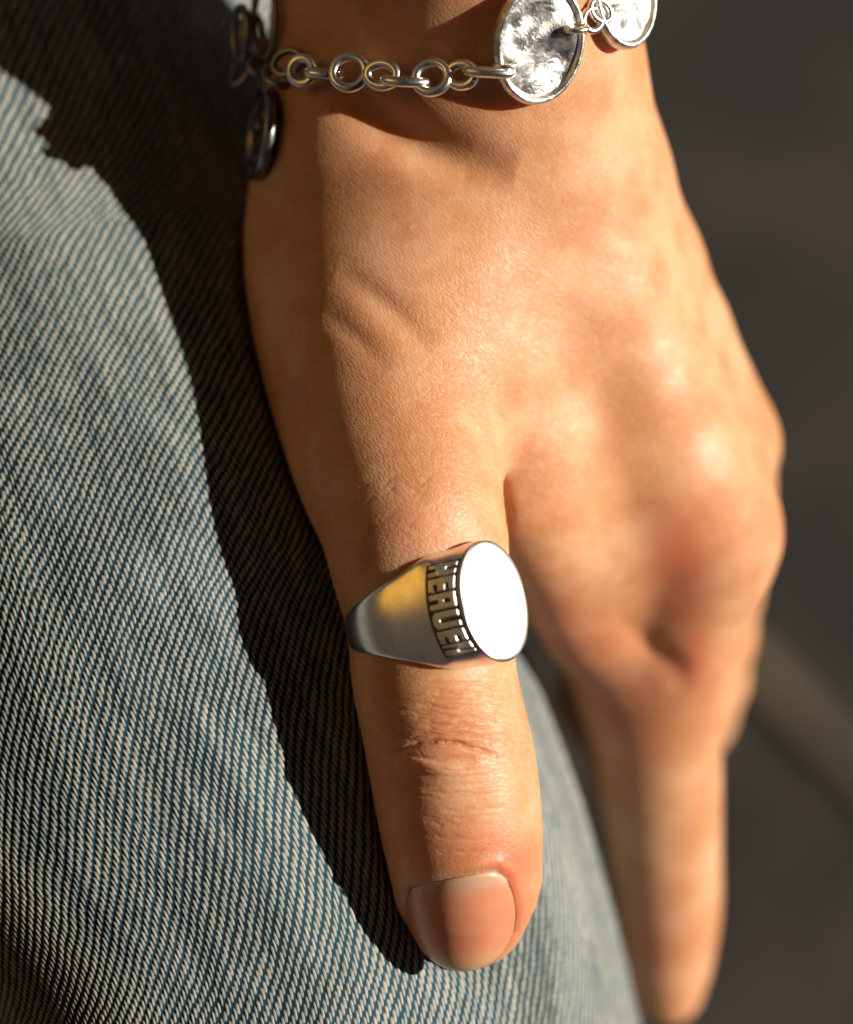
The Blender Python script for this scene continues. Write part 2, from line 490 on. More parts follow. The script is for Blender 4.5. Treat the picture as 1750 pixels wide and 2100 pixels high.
# the nail lies on the thumb tip: its outline in the image plane
def hand_base(X, nail=True):
    th = chain(X, THUMB, 0.35)
    tp = chain(X, TIP, 0.3)
    th = smin(th, tp, 0.25)
    body = smin(chain(X, [(P(980,-900,1.0),2.3),(P(988,-300,-1.4),2.0),(P(994,60,-2.15),1.87)], 0.6), chain(X, [(P(790,-900,-0.2),1.9),(P(798,-300,-2.5),1.6),(P(803,110,-3.1),1.45)], 0.6), 0.7)
    body = smin(body, chain(X, [(P(980,190,-2.45),2.0),(P(962,330,-2.9),2.13)], 0.6, (0.1,0,1), 1.28), 0.8)
    imc = chain(X, densify([(1045,150,-2.6,1.32),(1190,600,-3.2,1.22),(1370,960,-4.1,1.15),(1440,1100,-4.6,1.01)], 2), 0.4)
    mmc = chain(X, densify([(1065,150,-3.2,1.3),(1272,560,-4.3,1.12),(1392,800,-5.2,0.98),(1448,925,-5.5,0.94)], 2), 0.4)
    rmc = cone(X, P(1080,200,-4.2), P(1400,850,-7.2), 1.4, 1.0)
    lmc = cone(X, P(1020,200,-4.8), P(1330,820,-8.6), 1.2, 0.95)
    web = cone(X, P(920,560,-2.7), P(1225,1090,-4.3), 1.45, 0.95)
    web2 = cone(X, P(1190,1080,-4.3), P(1315,1420,-6.1), 0.9, 0.95)
    web3 = chain(X, densify([(1010,800,-2.9,1.15),(1085,1010,-3.05,0.86),(1135,1165,-3.85,0.50),(1180,1290,-4.8,0.40)], 2), 0.4)
    palm = cone(X, P(900,420,-3.4), P(1250,900,-6.2), 1.3, 1.3)
    r = smin(body, imc, 1.4); r = smin(r, mmc, 1.3); r = smin(r, rmc, 0.8); r = smin(r, lmc, 0.8)
    r = smin(r, palm, 0.9); r = smin(r, web, 1.1); r = smin(r, web2, 0.8); r = smin(r, web3, 0.9)
    fing = chain(X, INDEX, 0.3); r = smin(r, fing, 0.45)
    for c_ in (MIDDLE, RING_F, LITTLE):
        r = smin(r, chain(X, c_, 0.3), 0.3)
    k = 0.10 + 1.7 * (1 - sstep(-(X[:, 1]) , -2.2, -0.1))       # the thumb parts from the hand towards its tip
    return smin(th, r, k.astype(f32))

def hand_sdf(X):
    r = hand_base(X)
    xx = X[:, :2] * (D / (D - X[:, 2:3]))
    for pts, dep, wd, wh in GROOVES:
        A = np.array([P(a, b, 0)[:2] for a, b in pts]); lo_ = A.min(0) - 3 * wd; hi_ = A.max(0) + 3 * wd
        m = (xx[:, 0] > lo_[0]) & (xx[:, 0] < hi_[0]) & (xx[:, 1] > lo_[1]) & (xx[:, 1] < hi_[1]) & (X[:, 2] > (-1.6 if wh == 't' else -4.2 if wh == 'h' else -7))
        if m.any():
            d, s_ = poly_dist(xx[m], pts)
            tp_ = np.clip(4 * s_ * (1 - s_), 0, 1)
            e = dep * np.exp(-(d / wd) ** 2) * (np.sqrt(tp_) if wd < 0.06 else tp_)
            if wh == 't': e = e * sstep(X[m, 2], -1.4, -0.9)
            r[m] += e
    for px, py, z, am, rad in BUMPS:
        c = P(px, py, z).astype(f32); d2 = ((X - c) ** 2).sum(1)
        m = d2 < (3 * rad) ** 2
        if m.any(): r[m] -= am * np.exp(-d2[m] / rad ** 2)
    # bed under the nail plate
    m = (X[:, 1] < -4.1) & (X[:, 1] > -6) & (X[:, 2] > -1.6) & (np.abs(X[:, 0] - 0.5) < 1.3)
    if m.any():
        d = nail_sd(X[m])
        r[m] += 0.05 * (1 - sstep(d, -0.06, 0.02)) - 0.035 * np.exp(-((d - 0.11) / 0.09) ** 2)
    return r

NAIL_OUT = np.array([P(a, b, -0.5)[:2] for a, b in [(842,1820),(880,1808),(930,1795),(985,1784),(1018,1782),(1040,1800),(1053,1838),(1059,1880),(1054,1920),(1034,1958),(1004,1984),(960,2000),(910,1996),(868,1965),(842,1920),(832,1865)]])
def nail_sd(X):
    """signed distance (negative inside) to the nail outline, in the plane facing up"""
    x = X[:, :2]
    A = NAIL_OUT; B = np.roll(A, -1, 0)
    best = np.full(len(x), 1e9); ins = np.zeros(len(x), bool)
    for a, b in zip(A, B):
        pa = x - a; ba = b - a; h = np.clip(pa @ ba / (ba @ ba), 0, 1)
        best = np.minimum(best, np.sqrt(((pa - h[:, None] * ba) ** 2).sum(1)))
        c = (a[1] > x[:, 1]) != (b[1] > x[:, 1])
        with np.errstate(divide='ignore', invalid='ignore'):
            xi = (b[0] - a[0]) * (x[:, 1] - a[1]) / (b[1] - a[1]) + a[0]
        ins ^= c & (x[:, 0] < xi)
    return np.where(ins, -best, best)

V, Q = surface_nets(hand_sdf, (-3.2, -7.9, -14.6), (6.4, 9.2, 1.6), 0.075, 3)
V = project(hand_sdf, V, 2)
print('hand base', len(V), time.time() - T0)
def cen_px(V, Q):
    c = V[Q].mean(1); k = D / (D - c[:, 2]); return c[:, 0] * k * 165 + 875, 1050 - c[:, 1] * k * 165, c[:, 2]
px, py, cz = cen_px(V, Q)
V, Q, poly = refine(V, Q, [], (cz > -6) & (py > -60) & (py < 2150))
px, py, cz = cen_px(V, Q)
V, Q, poly = refine(V, Q, poly, (cz > -1.5) & (py > 880) & (py < 2000) & (px < 1130))
V = project(hand_sdf, V, 2)
print('hand fine', len(V), len(Q), time.time() - T0)

k = D / (D - V[:, 2]); VX = V[:, 0] * k * 165 + 875; VY = 1050 - V[:, 1] * k * 165
def blob(x, y, rx, ry, a=1.0, zmin=-20): return a * np.exp(-((VX - x) / rx) ** 2 - ((VY - y) / ry) ** 2) * (V[:, 2] > zmin)
red = (blob(1400,1140,70,120,.75) + blob(1420,1350,50,80,.6) + blob(1570,1060,60,90,.35) + blob(1050,1800,45,90,.9,-2.5) + blob(960,1730,110,60,.45,-2.5)
       + blob(1200,1290,110,90,.45) + blob(1290,1480,90,120,.4) + blob(900,1500,50,60,.35) + blob(850,1080,90,60,.3) + blob(1330,1950,80,120,.35) + blob(1000,1920,120,80,.5,-2.5))
xy = V[:, :2]
dn = nail_sd(V)
cut = (dn > -0.03) & (dn < 0.03) & (VY < 1815) & (VY > 1760) & (V[:, 2] > -1.5)
dry = np.where(cut, np.clip(1.15 - 36 * np.abs(dn + 0.004), 0, 1), 0) * (0.65 + 0.35 * np.sin(VX * 0.47) * np.sin(VX * 0.13)) * (V[:, 2] > -1.6)
thumbw = sstep(VY - (VX - 870) * 0.2, 1000, 1120) * (VX < 1125) * (V[:, 2] > -3)
coarse = np.exp(-((VY - 1490) / 95) ** 2)
lines = np.exp(-((VX - 950) / 260) ** 2 - ((VY - 860) / 300) ** 2)
cellw = np.exp(-((VY - 1090) / 110) ** 2)
person = thing('person', 'hand of a person in faded jeans, palm down over the thigh with thumb out', 'person')
hand = mesh_obj('hand', V, [*Q.tolist(), *poly], M_skin, person, attrs={'red': np.clip(red, 0, 1), 'dry': dry, 'thumb': thumbw, 'coarse': np.clip(coarse, 0, 1), 'lines': lines, 'cells': cellw})
print('hand mesh', time.time() - T0)

def top_z(f, x, y, z0=3.0, z1=-8.0, n=220):
    """height of the surface f straight under (x, y)"""
    x = np.asarray(x, float).ravel(); y = np.asarray(y, float).ravel()
    z = np.full(len(x), z0); 
    for _ in range(90):
        X = np.stack([x, y, z], 1).astype(f32); d = f(X)
        z = z - np.clip(d, 0.002, 0.5) * 0.8 * (d > 0.001)
    return z

# the nail plate, a thin curved sheet in its bed
gu = np.linspace(0, 1, 61); gv = np.linspace(0, 1, 61)
c0 = NAIL_OUT.mean(0)
th_ = np.linspace(0, 2 * np.pi, 97)[:-1]
per = np.concatenate([NAIL_OUT, NAIL_OUT[:1]]); seg = np.r_[0, np.cumsum(np.linalg.norm(np.diff(per, axis=0), axis=1))]
tt = np.linspace(0, seg[-1], 97)[:-1]
ring_pts = np.stack([np.interp(tt, seg, per[:, 0]), np.interp(tt, seg, per[:, 1])], 1)
for _ in range(3): ring_pts = (np.roll(ring_pts, 1, 0) + 2 * ring_pts + np.roll(ring_pts, -1, 0)) / 4
nr = 26
VV = [c0]; 
for i in range(1, nr + 1): VV.extend(c0 + (ring_pts - c0) * (i / nr) * 1.0)
VV = np.array(VV)
def nail_base(X):
    r = hand_base(X)
    return r
zz = top_z(nail_base, VV[:, 0], VV[:, 1], 1.0)
rad = np.r_[0, np.repeat(np.arange(1, nr + 1) / nr, 96)]
d_edge = nail_sd(np.c_[VV, zz])
dist_tip = sstep(-VV[:, 1], 5.0, 5.7)
zz = zz + 0.012 - 0.030 * sstep(rad, 0.92, 1.0) + 0.03 * dist_tip
yref = P(950, 1822, -0.4)[1]
zr = top_z(nail_base, VV[:, 0], np.full(len(VV), yref), 1.0) - 0.14 * np.maximum(yref - VV[:, 1], 0) ** 1.6
zz = np.where(VV[:, 1] < yref, 0.5 * zz + 0.5 * np.maximum(zz, zr), zz)
xr_ = (VV[:, 0] - (c0[0] + 0.01)) / 0.67
zz = zz + 0.05 - 0.07 * xr_ ** 2
n1 = len(VV)
top = np.c_[VV, zz]; botm = np.c_[VV, zz - 0.05]
FF = []
for j in range(96):
    FF.append([0, 1 + j, 1 + (j + 1) % 96])
for i in range(nr - 1):
    a0 = 1 + i * 96
    for j in range(96):
        FF.append([a0 + j, a0 + 96 + j, a0 + 96 + (j + 1) % 96, a0 + (j + 1) % 96])
FB = [[n1 + a for a in reversed(f_)] for f_ in FF]
a0 = 1 + (nr - 1) * 96
FS = [[a0 + j, n1 + a0 + j, n1 + a0 + (j + 1) % 96, a0 + (j + 1) % 96] for j in range(96)]
NV = np.r_[top, botm]
npx = NV[:, 0] * 165 * D / (D - NV[:, 2]) + 875; npy = 1050 - NV[:, 1] * 165 * D / (D - NV[:, 2])
lun = (1 - sstep(npy + (npx - 960) * 0.10 + 0.0014 * (npx - 960) ** 2, 1812, 1850)) * 0.75
tipw = 0.8 * sstep(npy + 0.0030 * (npx - 950) ** 2, 1945, 1995)
mesh_obj('nail', NV, FF + FB + FS, M_nail, person, attrs={'lunula': lun, 'tip': tipw})
print('nail', time.time() - T0)

# ------------------------------------------------------------------ the jeans leg
LEG = np.array([[*P(-420,-900,-12.5),6.4],[*P(-250,-200,-14.6),6.4],[*P(-90,400,-9.5),6.2],[*P(80,900,-7.6),5.95],[*P(271,1450,-6.2),5.7],[*P(487,1900,-5.7),5.2],[*P(555,2350,-6.1),5.6],[*P(600,2900,-7.6),6.2]])
def leg_spline(t):
    A = np.vstack([2 * LEG[0] - LEG[1], LEG, 2 * LEG[-1] - LEG[-2]]); t = np.clip(t, 0, len(LEG) - 1.0001); i = t.astype(int) + 1; u = (t - i + 1)[:, None]
    return 0.5 * ((2 * A[i]) + (-A[i-1] + A[i+1]) * u + (2*A[i-1] - 5*A[i] + 4*A[i+1] - A[i+2]) * u**2 + (-A[i-1] + 3*A[i] - 3*A[i+1] + A[i+2]) * u**3)
def vnoise(x, y, seed):
    g = np.random.default_rng(seed).random((257, 257)).astype(f32)
    xi = np.floor(x).astype(int); yi = np.floor(y).astype(int); fx = (x - xi); fy = (y - yi)
    fx = fx * fx * (3 - 2 * fx); fy = fy * fy * (3 - 2 * fy); xi %= 256; yi %= 256
    return (g[xi, yi] * (1 - fx) + g[xi + 1, yi] * fx) * (1 - fy) + (g[xi, yi + 1] * (1 - fx) + g[xi + 1, yi + 1] * fx) * fy
def fnoise(x, y, seed, oc=4):
    r = 0; a = 1; t_ = 0
    for o in range(oc): r = r + a * vnoise(x * 2**o + 13 * o, y * 2**o + 7 * o, seed + o); t_ += a; a *= 0.55
    return r / t_
# stations along and round the leg, packed close where the camera looks
def stations(lo, hi, d0, d1, step, coarse_):
    return np.unique(np.concatenate([np.arange(lo, d0, coarse_), np.arange(d0, d1, step), np.arange(d1, hi + coarse_, coarse_)]))
tq = np.linspace(0, len(LEG) - 1.001, 4000); Cq = leg_spline(tq)
arcq = np.r_[0, np.cumsum(np.linalg.norm(np.diff(Cq[:, :3], axis=0), axis=1))]
y_hi = float(np.interp(-7.6, -Cq[:, 1], arcq)); y_lo = float(np.interp(9.2, -Cq[:, 1], arcq)) if 0 else 0
a0_ = float(np.interp(-7.4, -Cq[:, 1], arcq)); a1_ = float(np.interp(8.4, -Cq[:, 1], arcq))
arc = stations(0, arcq[-1] - 0.01, a0_, a1_, 0.0155, 0.12)
Sp = np.stack([np.interp(arc, arcq, Cq[:, k_]) for k_ in range(4)], 1); Cc = Sp[:, :3]; Rr = Sp[:, 3]
tan = np.gradient(Cc, arc, axis=0)
for _ in range(12): tan = (np.roll(tan, 1, 0) + tan + np.roll(tan, -1, 0)) / 3; tan[0] = tan[1]; tan[-1] = tan[-2]
tan /= np.linalg.norm(tan, axis=1, keepdims=True)
zax = np.array([0, 0, 1.0]); e1 = np.cross(tan, zax); e1 /= np.linalg.norm(e1, axis=1, keepdims=True)
e1 *= np.sign(e1[:, :1]); e2 = np.cross(e1, tan); e2 *= np.sign(e2[:, 2:3])
UR = 6.2
Us = stations(-np.pi * UR, np.pi * UR, -3.6, 9.2, 0.0145, 0.14); Us = np.r_[Us[Us < np.pi * UR - 0.02], np.pi * UR]; ang = Us / UR
nv, nu = len(arc), len(ang)
print('jeans grid', nv, nu)
AN, AR = np.meshgrid(ang, arc); U = AN * UR
rr = Rr[:, None] + 0.05 * np.sin(U * 0.9 + AR * 0.35) * np.sin(AR * 0.5 + 1) + 0.03 * np.sin(U * 1.7 - AR * 0.8)
# the weave: warped thread coordinates, thread thickness and wash
TU = U + AR * 0.045; TV = AR - U * 0.045
TU += (fnoise(U * 0.9, AR * 0.6, 11) - 0.5) * 0.06 + (vnoise(U * 6, AR * 4, 21) - 0.5) * 0.012
TV += (fnoise(U * 1.3, AR * 1.1, 31) - 0.5) * 0.09 + (vnoise(U * 7, AR * 5, 41) - 0.5) * 0.035
ti = np.floor(TU / WP)
thick = 0.44 + 0.26 * sstep(vnoise(ti * 7.31 + 1000, AR * 1.1 + ti * 0.77, 51), 0.25, 0.85)
washd = sstep(0.6 * fnoise(U * 0.8 + 40, AR * 0.38, 61, 5) + 0.4 * fnoise(U * 3.1 + 9, AR * 1.7, 71, 3), 0.36, 0.62)
aa = TU / WP - ti - 0.5; bb = (TV / WQ + ti / 3.0) % 1.0 - 0.5
weave = np.sqrt(np.maximum(1 - np.sqrt((aa / thick) ** 2 + np.abs(bb / WB) ** 2.4), 0))
rr = rr + 0.021 * weave
nrm = (np.sin(AN)[..., None] * e1[:, None] + np.cos(AN)[..., None] * e2[:, None])
flat = (Cc[:, None] + rr[..., None] * nrm).reshape(-1, 3); nrm = nrm.reshape(-1, 3)
# the cloth gives under the hand
m = (flat[:, 2] > -6) & (flat[:, 0] > -3.6) & (flat[:, 0] < 3.5) & (flat[:, 1] < 7)
sub = np.zeros((nv, nu), bool); sub[::6, ::6] = True      # the press is smooth: sample it sparsely
ii = np.arange(0, nv, 6); jj = np.arange(0, nu, 6)
cg = flat.reshape(nv, nu, 3)[np.ix_(ii, jj)]; cf = cg.reshape(-1, 3); mm_ = (cf[:, 2] > -6) & (cf[:, 0] > -3.6)
dd = np.full(len(cf), 0.6); dd[mm_] = np.minimum(hand_base(cf[mm_].astype(f32)), 0.6)
pc = np.maximum(0.11 - dd, 0).reshape(len(ii), len(jj))
for _ in range(2):
    pc = np.maximum(pc, (np.roll(pc, 1, 0) + np.roll(pc, -1, 0) + np.roll(pc, 1, 1) + np.roll(pc, -1, 1)) / 4)
tmp = np.stack([np.interp(np.arange(nv), ii, pc[:, k_]) for k_ in range(len(jj))], 1)
push = np.stack([np.interp(np.arange(nu), jj, tmp[r_]) for r_ in range(nv)], 0).ravel()
flat = flat - nrm * np.clip(push, 0, 1.6)[:, None]
idx = np.arange(nv * nu).reshape(nv, nu)
QL = np.stack([idx[:-1, :-1], idx[:-1, 1:], idx[1:, 1:], idx[1:, :-1]], -1).reshape(-1, 4)
jeans = mesh_obj('jeans', flat, QL, M_denim, person, uv=np.c_[TU.ravel(), TV.ravel()], attrs={'thick': thick.ravel(), 'fade': washd.ravel()})
print('jeans', time.time() - T0)

# ------------------------------------------------------------------ the signet ring
ra = norm((0.20, -0.97, 0.07))
rn = np.array([math.sin(math.radians(43)), 0.0, math.cos(math.radians(43))]); rn = norm(rn - ra * (rn @ ra))
rt = np.cross(ra, rn); rt = rt if rt[0] > 0 else -rt
RC = P(877, 1266, -0.99)
Rm = np.stack([rt, ra, rn], 1)                               # local (x', y', z') -> world
RI, RO, RH, FA, FBb = 0.90, 1.06, 1.28, 0.56, 0.785
beta = math.atan2(RH, FA) - math.acos(RO / math.hypot(RH, FA))
wk_t = np.radians([0, 26, 43, 60, 80, 105, 130, 180]); wk_w = [0.80, 0.78, 0.67, 0.56, 0.44, 0.32, 0.25, 0.21]
def ring_sdf(X):
    x, y, z = np.abs(X[:, 0]), X[:, 1], X[:, 2]
    rho = np.sqrt(x * x + z * z)
    th0 = np.arctan2(z, x)
    crown = 0.10 * np.clip(np.abs(y) / np.interp(np.arctan2(x, z), wk_t, wk_w), 0, 1.2) ** 2
    crown = crown * (0.5 + 0.5 * sstep(th0, beta - 0.6, beta + 0.35)) * sstep(RH - z, 0.05, 0.5)
    out = np.where(th0 > beta, x * math.cos(beta) + z * math.sin(beta), rho) - RO + crown     # flat shoulders that run tangent into the band
    out = smax(out, z - RH, 0.06)
    w_ = np.interp(np.arctan2(x, z), wk_t, wk_w)
    side = np.sqrt(y * y + 1e-6) - w_
    r = smax(out, side * 0.85, 0.11)
    tau = np.clip(RH - z, 0, 2)
    q = np.sqrt((x / (FA + 0.5 * tau + 3.5 * tau * tau)) ** 2 + (y / (FBb - 0.02 * tau)) ** 2)
    cone_ = (q - 1) * 0.6
    r = smax(r, cone_, 0.05)
    inner = RI - rho - 0.04 * sstep(np.abs(y) / w_, 0.6, 1.0)
    r = smax(r, inner, 0.04)
    return r
Vr, Qr = surface_nets(ring_sdf, (-1.25, -0.95, -1.2), (1.25, 0.95, 1.4), 0.028, 3)
Vr = project(ring_sdf, Vr, 3)
Vr, Qr, _ = refine(Vr, Qr, [], np.ones(len(Qr), bool))
Vr = project(ring_sdf, Vr, 2)
sig = thing('signet_ring', 'heavy silver signet ring on the thumb with a blank oval face and lettered side', 'ring')
Wr = Vr @ Rm.T + RC
mesh_obj('band', Wr, Qr, M_silver, sig)
# satin face: a thin disc let into the flat top
th_ = np.linspace(0, 2 * np.pi, 129)[:-1]
fv = [[0, 0, RH + 0.008]]; nrg = 10
prof = [(i / nrg * 0.925, 0.006) for i in range(1, nrg + 1)] + [(0.945, 0.003), (0.955, -0.004), (0.96, -0.02)]
for s_, dz in prof:
    for a in th_: fv.append([FA * s_ * math.cos(a), FBb * s_ * math.sin(a), RH + dz])
fv = np.array(fv); ff = [[0, 1 + j, 1 + (j + 1) % 128] for j in range(128)]
for i in range(len(prof) - 1):
    for j in range(128): ff.append([1 + i*128 + j, 1 + (i+1)*128 + j, 1 + (i+1)*128 + (j+1) % 128, 1 + i*128 + (j+1) % 128])
mesh_obj('face', fv @ Rm.T + RC, ff, M_satin, sig)

# lettered strip on the side of the head
STR_L = 0.40; PHI = math.radians(49)
def strip_pt(s, v):
    """s 0..1 down the strip, v 0 (far edge) .. 1 (edge next to the face)"""
    ph = (s * 2 - 1) * PHI
    L = 0.035 + STR_L * (1 - v)
    x = -(FA * np.cos(ph) + 0.45 * L); y = FBb * 0.97 * np.sin(ph); z = RH - 0.02 - 0.89 * L
    return np.stack([x, y, z], -1)
def on_ring(pts, off):
    X = pts.reshape(-1, 3).astype(f32)
    dr_ = np.array([-math.cos(beta), 0, math.sin(beta)], f32)
    for _ in range(30): X = X - dr_ * np.clip(ring_sdf(X), -0.1, 0.1)[:, None] * 0.8
    g = np.empty_like(X)
    for a in range(3):
        e = np.zeros(3, f32); e[a] = 0.02; g[:, a] = ring_sdf(X + e) - ring_sdf(X - e)
    g /= np.linalg.norm(g, axis=1, keepdims=True)
    return (X + g * np.asarray(off).reshape(-1, 1)) @ Rm.T + RC
def grid_faces(a, b, flip=False):
    i = np.arange(a * b).reshape(a, b); q = np.stack([i[:-1, :-1], i[1:, :-1], i[1:, 1:], i[:-1, 1:]], -1).reshape(-1, 4)
    return q[:, ::-1] if flip else q
s_, v_ = np.meshgrid(np.linspace(-0.012, 1.012, 160), np.linspace(-0.03, 1.03, 40), indexing='ij')
mesh_obj('inlay', on_ring(strip_pt(s_, v_), np.full(s_.size, 0.004)), grid_faces(160, 40, True), M_pat, sig)
def cap(p, q, a, b, r):
    a = np.array(a); b = np.array(b); X = np.stack([p, q], -1); pa = X - a; ba = b - a
    h = np.clip((pa @ ba) / max(ba @ ba, 1e-9), 0, 1)
    return np.linalg.norm(pa - h[..., None] * ba, axis=-1) - r
CW, CH = 0.21, 0.40          # cell size in cm (reading direction, letter height)
SLOT = {   # slots, in cell units: (p, q) -> (p, q), radius in cm
  'H': [((0.50,-.1),(0.50,0.28),.019),((0.50,0.68),(0.50,1.1),.019)],
  'E': [((0.60,0.32),(1.1,0.32),.019),((0.60,0.70),(1.1,0.70),.019)],
  'R': [((0.52,-.1),(0.52,0.32),.017),((0.50,0.62),(0.54,0.72),.019)],
  'U': [((0.52,0.36),(0.52,1.1),.020)],
  'N': [((0.34,-.1),(0.42,0.46),.016),((0.60,0.54),(0.68,1.1),.016)],
}
bounds = [0.0, 0.165, 0.325, 0.50, 0.69, 0.845, 1.0]
for ch, s0, s1 in zip('HERUEN', bounds[:-1], bounds[1:]):
    na, nb = 44, 66
    p, q = np.meshgrid(np.linspace(0, 1, na), np.linspace(0, 1, nb), indexing='ij')
    # rounded block, minus slots
    X = np.abs(p - 0.5) * CW; Y = np.abs(q - 0.5) * CH; hw, hh, rc = CW / 2 - 0.009, CH / 2 - 0.018, 0.022
    dx = X - hw + rc; dy = Y - hh + rc
    d = np.minimum(np.maximum(dx, dy), 0) + np.hypot(np.maximum(dx, 0), np.maximum(dy, 0)) - rc
    for a, b, r_ in SLOT[ch]:
        d = np.maximum(d, -cap(p * CW, q * CH, (a[0]*CW, a[1]*CH), (b[0]*CW, b[1]*CH), r_))
    if ch == 'U':
        for cx in (0.0, 1.0): d = np.maximum(d, 0.055 - np.hypot((p - cx) * CW, q * CH))
    if ch == 'R': d = np.maximum(d, 0.03 - np.hypot((p - 1) * CW, (q - 1) * CH))
    off = -0.002 + 0.018 * sstep(-d, -0.001, 0.012)
    sg = s0 + (s1 - s0) * p
    mesh_obj('letter', on_ring(strip_pt(sg, q), off), grid_faces(na, nb, True), M_relief, sig)
print('ring', time.time() - T0)

# ------------------------------------------------------------------ the chain bracelet
brac = thing('chain_bracelet', 'silver link bracelet round the wrist with hammered coin discs between the links', 'bracelet')
def torus(rx, ry, wr, n=48, m_=14, flatz=1.0):
    a = np.linspace(0, 2*np.pi, n + 1)[:-1]; b = np.linspace(0, 2*np.pi, m_ + 1)[:-1]
    A, B = np.meshgrid(a, b, indexing='ij')
    nx, ny = np.cos(A) * ry, np.sin(A) * rx; L = np.hypot(nx, ny); nx /= L; ny /= L
    Vt = np.stack([rx*np.cos(A) + wr*np.cos(B)*nx, ry*np.sin(A) + wr*np.cos(B)*ny, wr*np.sin(B)*flatz], -1).reshape(-1, 3)
    i = np.arange(n*m_).reshape(n, m_); j = np.roll(i, -1, 0); k_ = np.roll(i, -1, 1); l = np.roll(j, -1, 1)
    return Vt, np.stack([i, j, l, k_], -1).reshape(-1, 4)
def frame(xd, nd):
    n_ = norm(nd); x_ = norm(np.asarray(xd, float) - n_ * (np.asarray(xd, float) @ n_)); return np.stack([x_, np.cross(n_, x_), n_], 1)
def place(name, Vl, Fl, c, R, mat, parent): return mesh_obj(name, Vl @ R.T + c, Fl, mat, parent)
def wz(px_, py_): 
    z = -0.5
    for _ in range(3):
        p_ = P(px_, py_, z); z = float(top_z(hand_base, [p_[0]], [p_[1]])[0])
    return z
LK = [(620,145,29,31,'f',12),(668,150,26,20,'e',0),(717,148,36,37,'f',5),(784,153,34,29,'f',-8),(833,166,32,20,'e',-3),(886,158,36,36,'f',6),(947,153,31,28,'f',-5),(1003,147,34,20,'e',4)]
for (x_, y_, ax, ay, kd, rot) in LK:
    ax *= 1.27; ay *= 1.2
    z_ = max(wz(x_ - 25, y_), wz(x_, y_), wz(x_ + 25, y_)) + (0.20 if kd == 'f' else 0.22)
    r = math.radians(rot)
    wr = 0.066
    rx, ry = ax / 165 - wr, ay / 165 - wr
    Vt, Ft = torus(rx, ry, wr)
    xd = (math.cos(r), math.sin(r), 0.05)
    nd = (-0.25 + 0.1 * math.sin(x_), 0.2 * math.cos(x_), 1) if kd == 'f' else (0.05, 1, 0.25)
    if kd == 'e': Vt, Ft = torus(ax / 165 + 0.02, 0.13, wr)
    place('link', Vt, Ft, P(x_, y_, z_), frame(xd, nd), M_silver, brac)

def coin(c, n_, rx, ry, holes, seed):
    """hammered disc with rim and drilled lugs"""
    g = np.random.default_rng(seed)
    na, nr_ = 120, 40
    prof = [(i / nr_) for i in range(0, nr_ + 1)]
    V_ = []; 
    bl = [(g.uniform(-.7, .7), g.uniform(-.7, .7), g.uniform(.1, .3), g.uniform(-1, 1)) for _ in range(26)]
    for r_ in prof:
        for j in range(na):
            a = 2*np.pi*j/na; x = r_*math.cos(a); y = r_*math.sin(a)
            z = 0.07 * sstep(r_, 0.86, 0.90) * (1 - sstep(r_, 0.965, 1.0)) - 0.05 * r_ * r_
            fade = 1 - float(sstep(r_, 0.75, 0.88))
            for (bx, by, br, ba_) in bl: z += fade * 0.055 * ba_ * math.exp(-((x-bx)**2 + (y-by)**2) / br**2)
            V_.append([x*rx, y*ry, z + 0.06])
    n0 = len(V_)
    for j in range(na):
        a = 2*np.pi*j/na; V_.append([math.cos(a)*rx, math.sin(a)*ry, -0.06])
    V_.append([0, 0, -0.05])
    F_ = [[i*na+j, (i+1)*na+j, (i+1)*na+(j+1) % na, i*na+(j+1) % na] for i in range(nr_) for j in range(na)]
    F_ += [[nr_*na+j, n0+j, n0+(j+1) % na, nr_*na+(j+1) % na] for j in range(na)]
    F_ += [[n0+j, n0+na, n0+(j+1) % na] for j in range(na)]
    return np.array(V_), F_
Vc, Fc = coin(None, None, 0.62, 0.80, None, 3)
cn = norm((0.16, 0.10, 1)); cc = P(1106, 86, -0.6)
pts_ = [(x_, y_, wz(x_, y_)) for x_ in (1030, 1070, 1106, 1150, 1185) for y_ in (-20, 30, 86, 140, 195) if ((x_-1106)/95)**2 + ((y_-86)/130)**2 < 1.1]
A_ = np.array([P(*p_) for p_ in pts_]); co_ = np.linalg.lstsq(np.c_[A_[:, :2], np.ones(len(A_))], A_[:, 2], rcond=None)[0]
cn = norm((-co_[0] + 0.05, -co_[1], 1.0)); print('coin normal', cn)
need = max(float((P(*p_) - cc) @ cn) for p_ in pts_); cc = cc + np.array([0, 0, (need + 0.10) / cn[2]]); zc = cc[2]
cc = P(1106, 86, zc)
place('coin', Vc, Fc, cc, frame((1, 0.04, -0.3), cn), M_coin, brac)
for (x_, y_, rot, dz) in ((1038,132,0.2,0.1),(1183,58,0.5,0.05)):
    Vt, Ft = torus(0.13, 0.09, 0.04); place('link', Vt, Ft, P(x_, y_, zc + dz), frame((1, rot, 0), (0, 1, 0.5)), M_silver, brac)
for (x_, y_, a_) in ((1216,40,0.9),(1232,22,-0.4)):
    Vt, Ft = torus(0.16, 0.13, 0.045); place('link', Vt, Ft, P(x_, y_, wz(x_, y_) + 0.16), frame((1, a_, 0), (0.5, 0.1, 0.8)), M_silver, brac)
Vc, Fc = coin(None, None, 0.56, 0.72, None, 8)
place('coin', Vc, Fc, P(1278, -14, wz(1255, 10) + 0.02), frame((0.7, 0, -0.7), (0.66, 0.05, 0.75)), M_coin, brac)
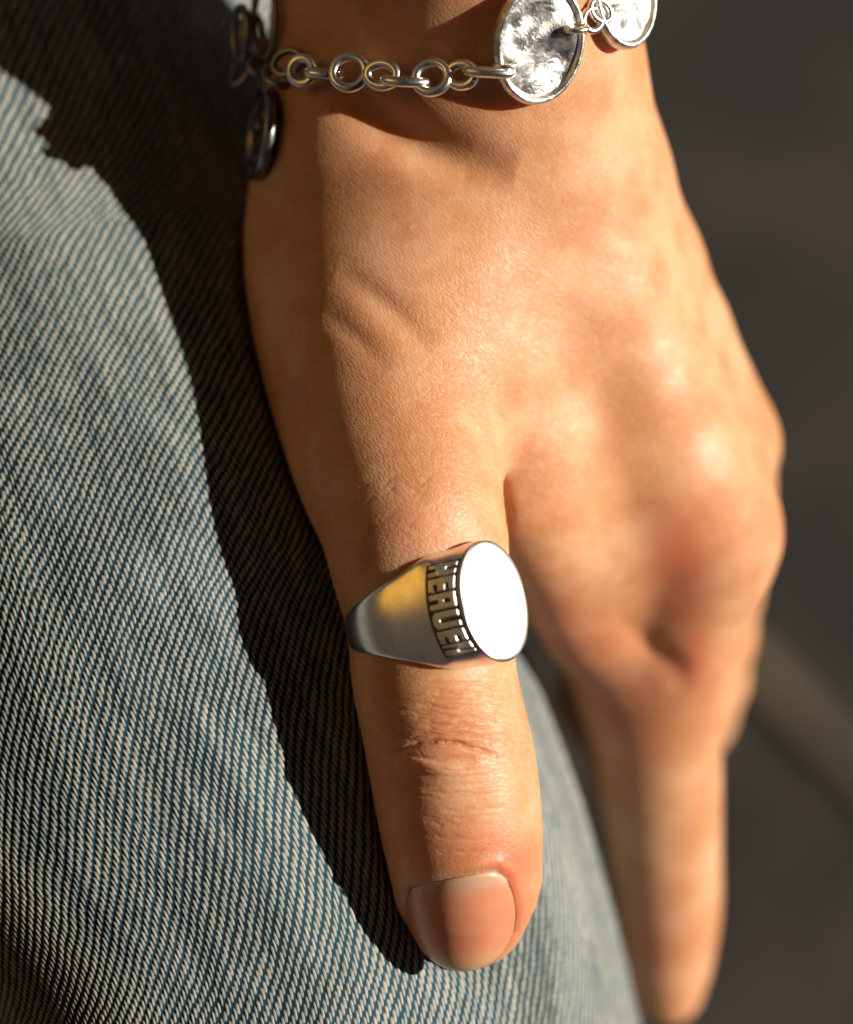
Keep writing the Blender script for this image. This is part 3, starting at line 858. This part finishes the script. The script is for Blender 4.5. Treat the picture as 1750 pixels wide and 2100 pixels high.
# the part that hangs on the near side of the wrist, in shade
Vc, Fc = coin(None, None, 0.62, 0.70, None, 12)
place('coin', Vc, Fc, P(537, 275, -2.25), frame((0.12, 1, 0.0), (-0.97, 0.1, 0.22)), M_shaded, brac)
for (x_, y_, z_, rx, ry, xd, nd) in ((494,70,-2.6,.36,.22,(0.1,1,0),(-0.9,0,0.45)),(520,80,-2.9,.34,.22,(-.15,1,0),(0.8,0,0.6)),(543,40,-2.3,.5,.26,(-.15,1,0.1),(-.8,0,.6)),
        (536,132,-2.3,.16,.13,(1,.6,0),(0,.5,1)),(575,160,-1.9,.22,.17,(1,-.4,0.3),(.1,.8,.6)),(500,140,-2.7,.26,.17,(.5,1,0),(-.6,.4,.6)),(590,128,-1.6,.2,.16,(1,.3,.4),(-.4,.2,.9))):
    Vt, Ft = torus(rx, ry, 0.05); place('link', Vt, Ft, P(x_, y_, z_), frame(xd, nd), M_shaded, brac)
print('bracelet', time.time() - T0)

# ------------------------------------------------------------------ surroundings
def struct(name, V_, F_, mat):
    o = mesh_obj(name, np.array(V_, float), F_, mat, smooth=False); o['kind'] = 'structure'; return o
GZ = -48.0
struct('ground', [(-900,-900,GZ),(900,-900,GZ),(900,900,GZ),(-900,900,GZ)], [[0,1,2,3]], M_ground)
M_line = mat_plain('pale_stripe', (0.15,0.115,0.07), (0.09,0.07,0.048), 0.8, 0.3)  # pale beige tone of the floor stripe
def line(name, a, b, wd, z):
    A = P(*a, GZ)[:2]; B = P(*b, GZ)[:2]; d_ = norm(B - A); n_ = np.array([-d_[1], d_[0]]) * wd / 2
    pts = [A - n_, B - n_, B + n_, A + n_]
    struct(name, [(p_[0], p_[1], z) for p_ in pts], [[0,1,2,3]], M_line)
line('floor_stripe', (1180,985), (2300,2115), 0.62, GZ + 0.4)
M_wall = mat_plain('added_wall_dark', (0.014,0.010,0.007), (0.022,0.016,0.011), 0.9, 0.05)
M_och = mat_plain('ochre_reflector', (0.55,0.29,0.022), (0.48,0.25,0.02), 0.8, 0.05)
def slab(x0, x1, y0, y1, z0, z1):
    V_ = [(x0,y0,z0),(x1,y0,z0),(x1,y1,z0),(x0,y1,z0),(x0,y0,z1),(x1,y0,z1),(x1,y1,z1),(x0,y1,z1)]
    return V_, [[0,3,2,1],[4,5,6,7],[0,1,5,4],[1,2,6,5],[2,3,7,6],[3,0,4,7]]
V_, F_ = slab(-100, -80, -150, 260, GZ, 190); added_wall = struct('added_wall', V_, F_, M_wall)  # unseen wall, added to cut the sky and keep reflections dark
V_, F_ = slab(-80, -76, 10, 56, 30, 104); mesh_obj('added_panel', V_, F_, M_och, added_wall, smooth=False)  # unseen ochre panel, added for gold reflections and warm bounce
print('done', time.time() - T0)
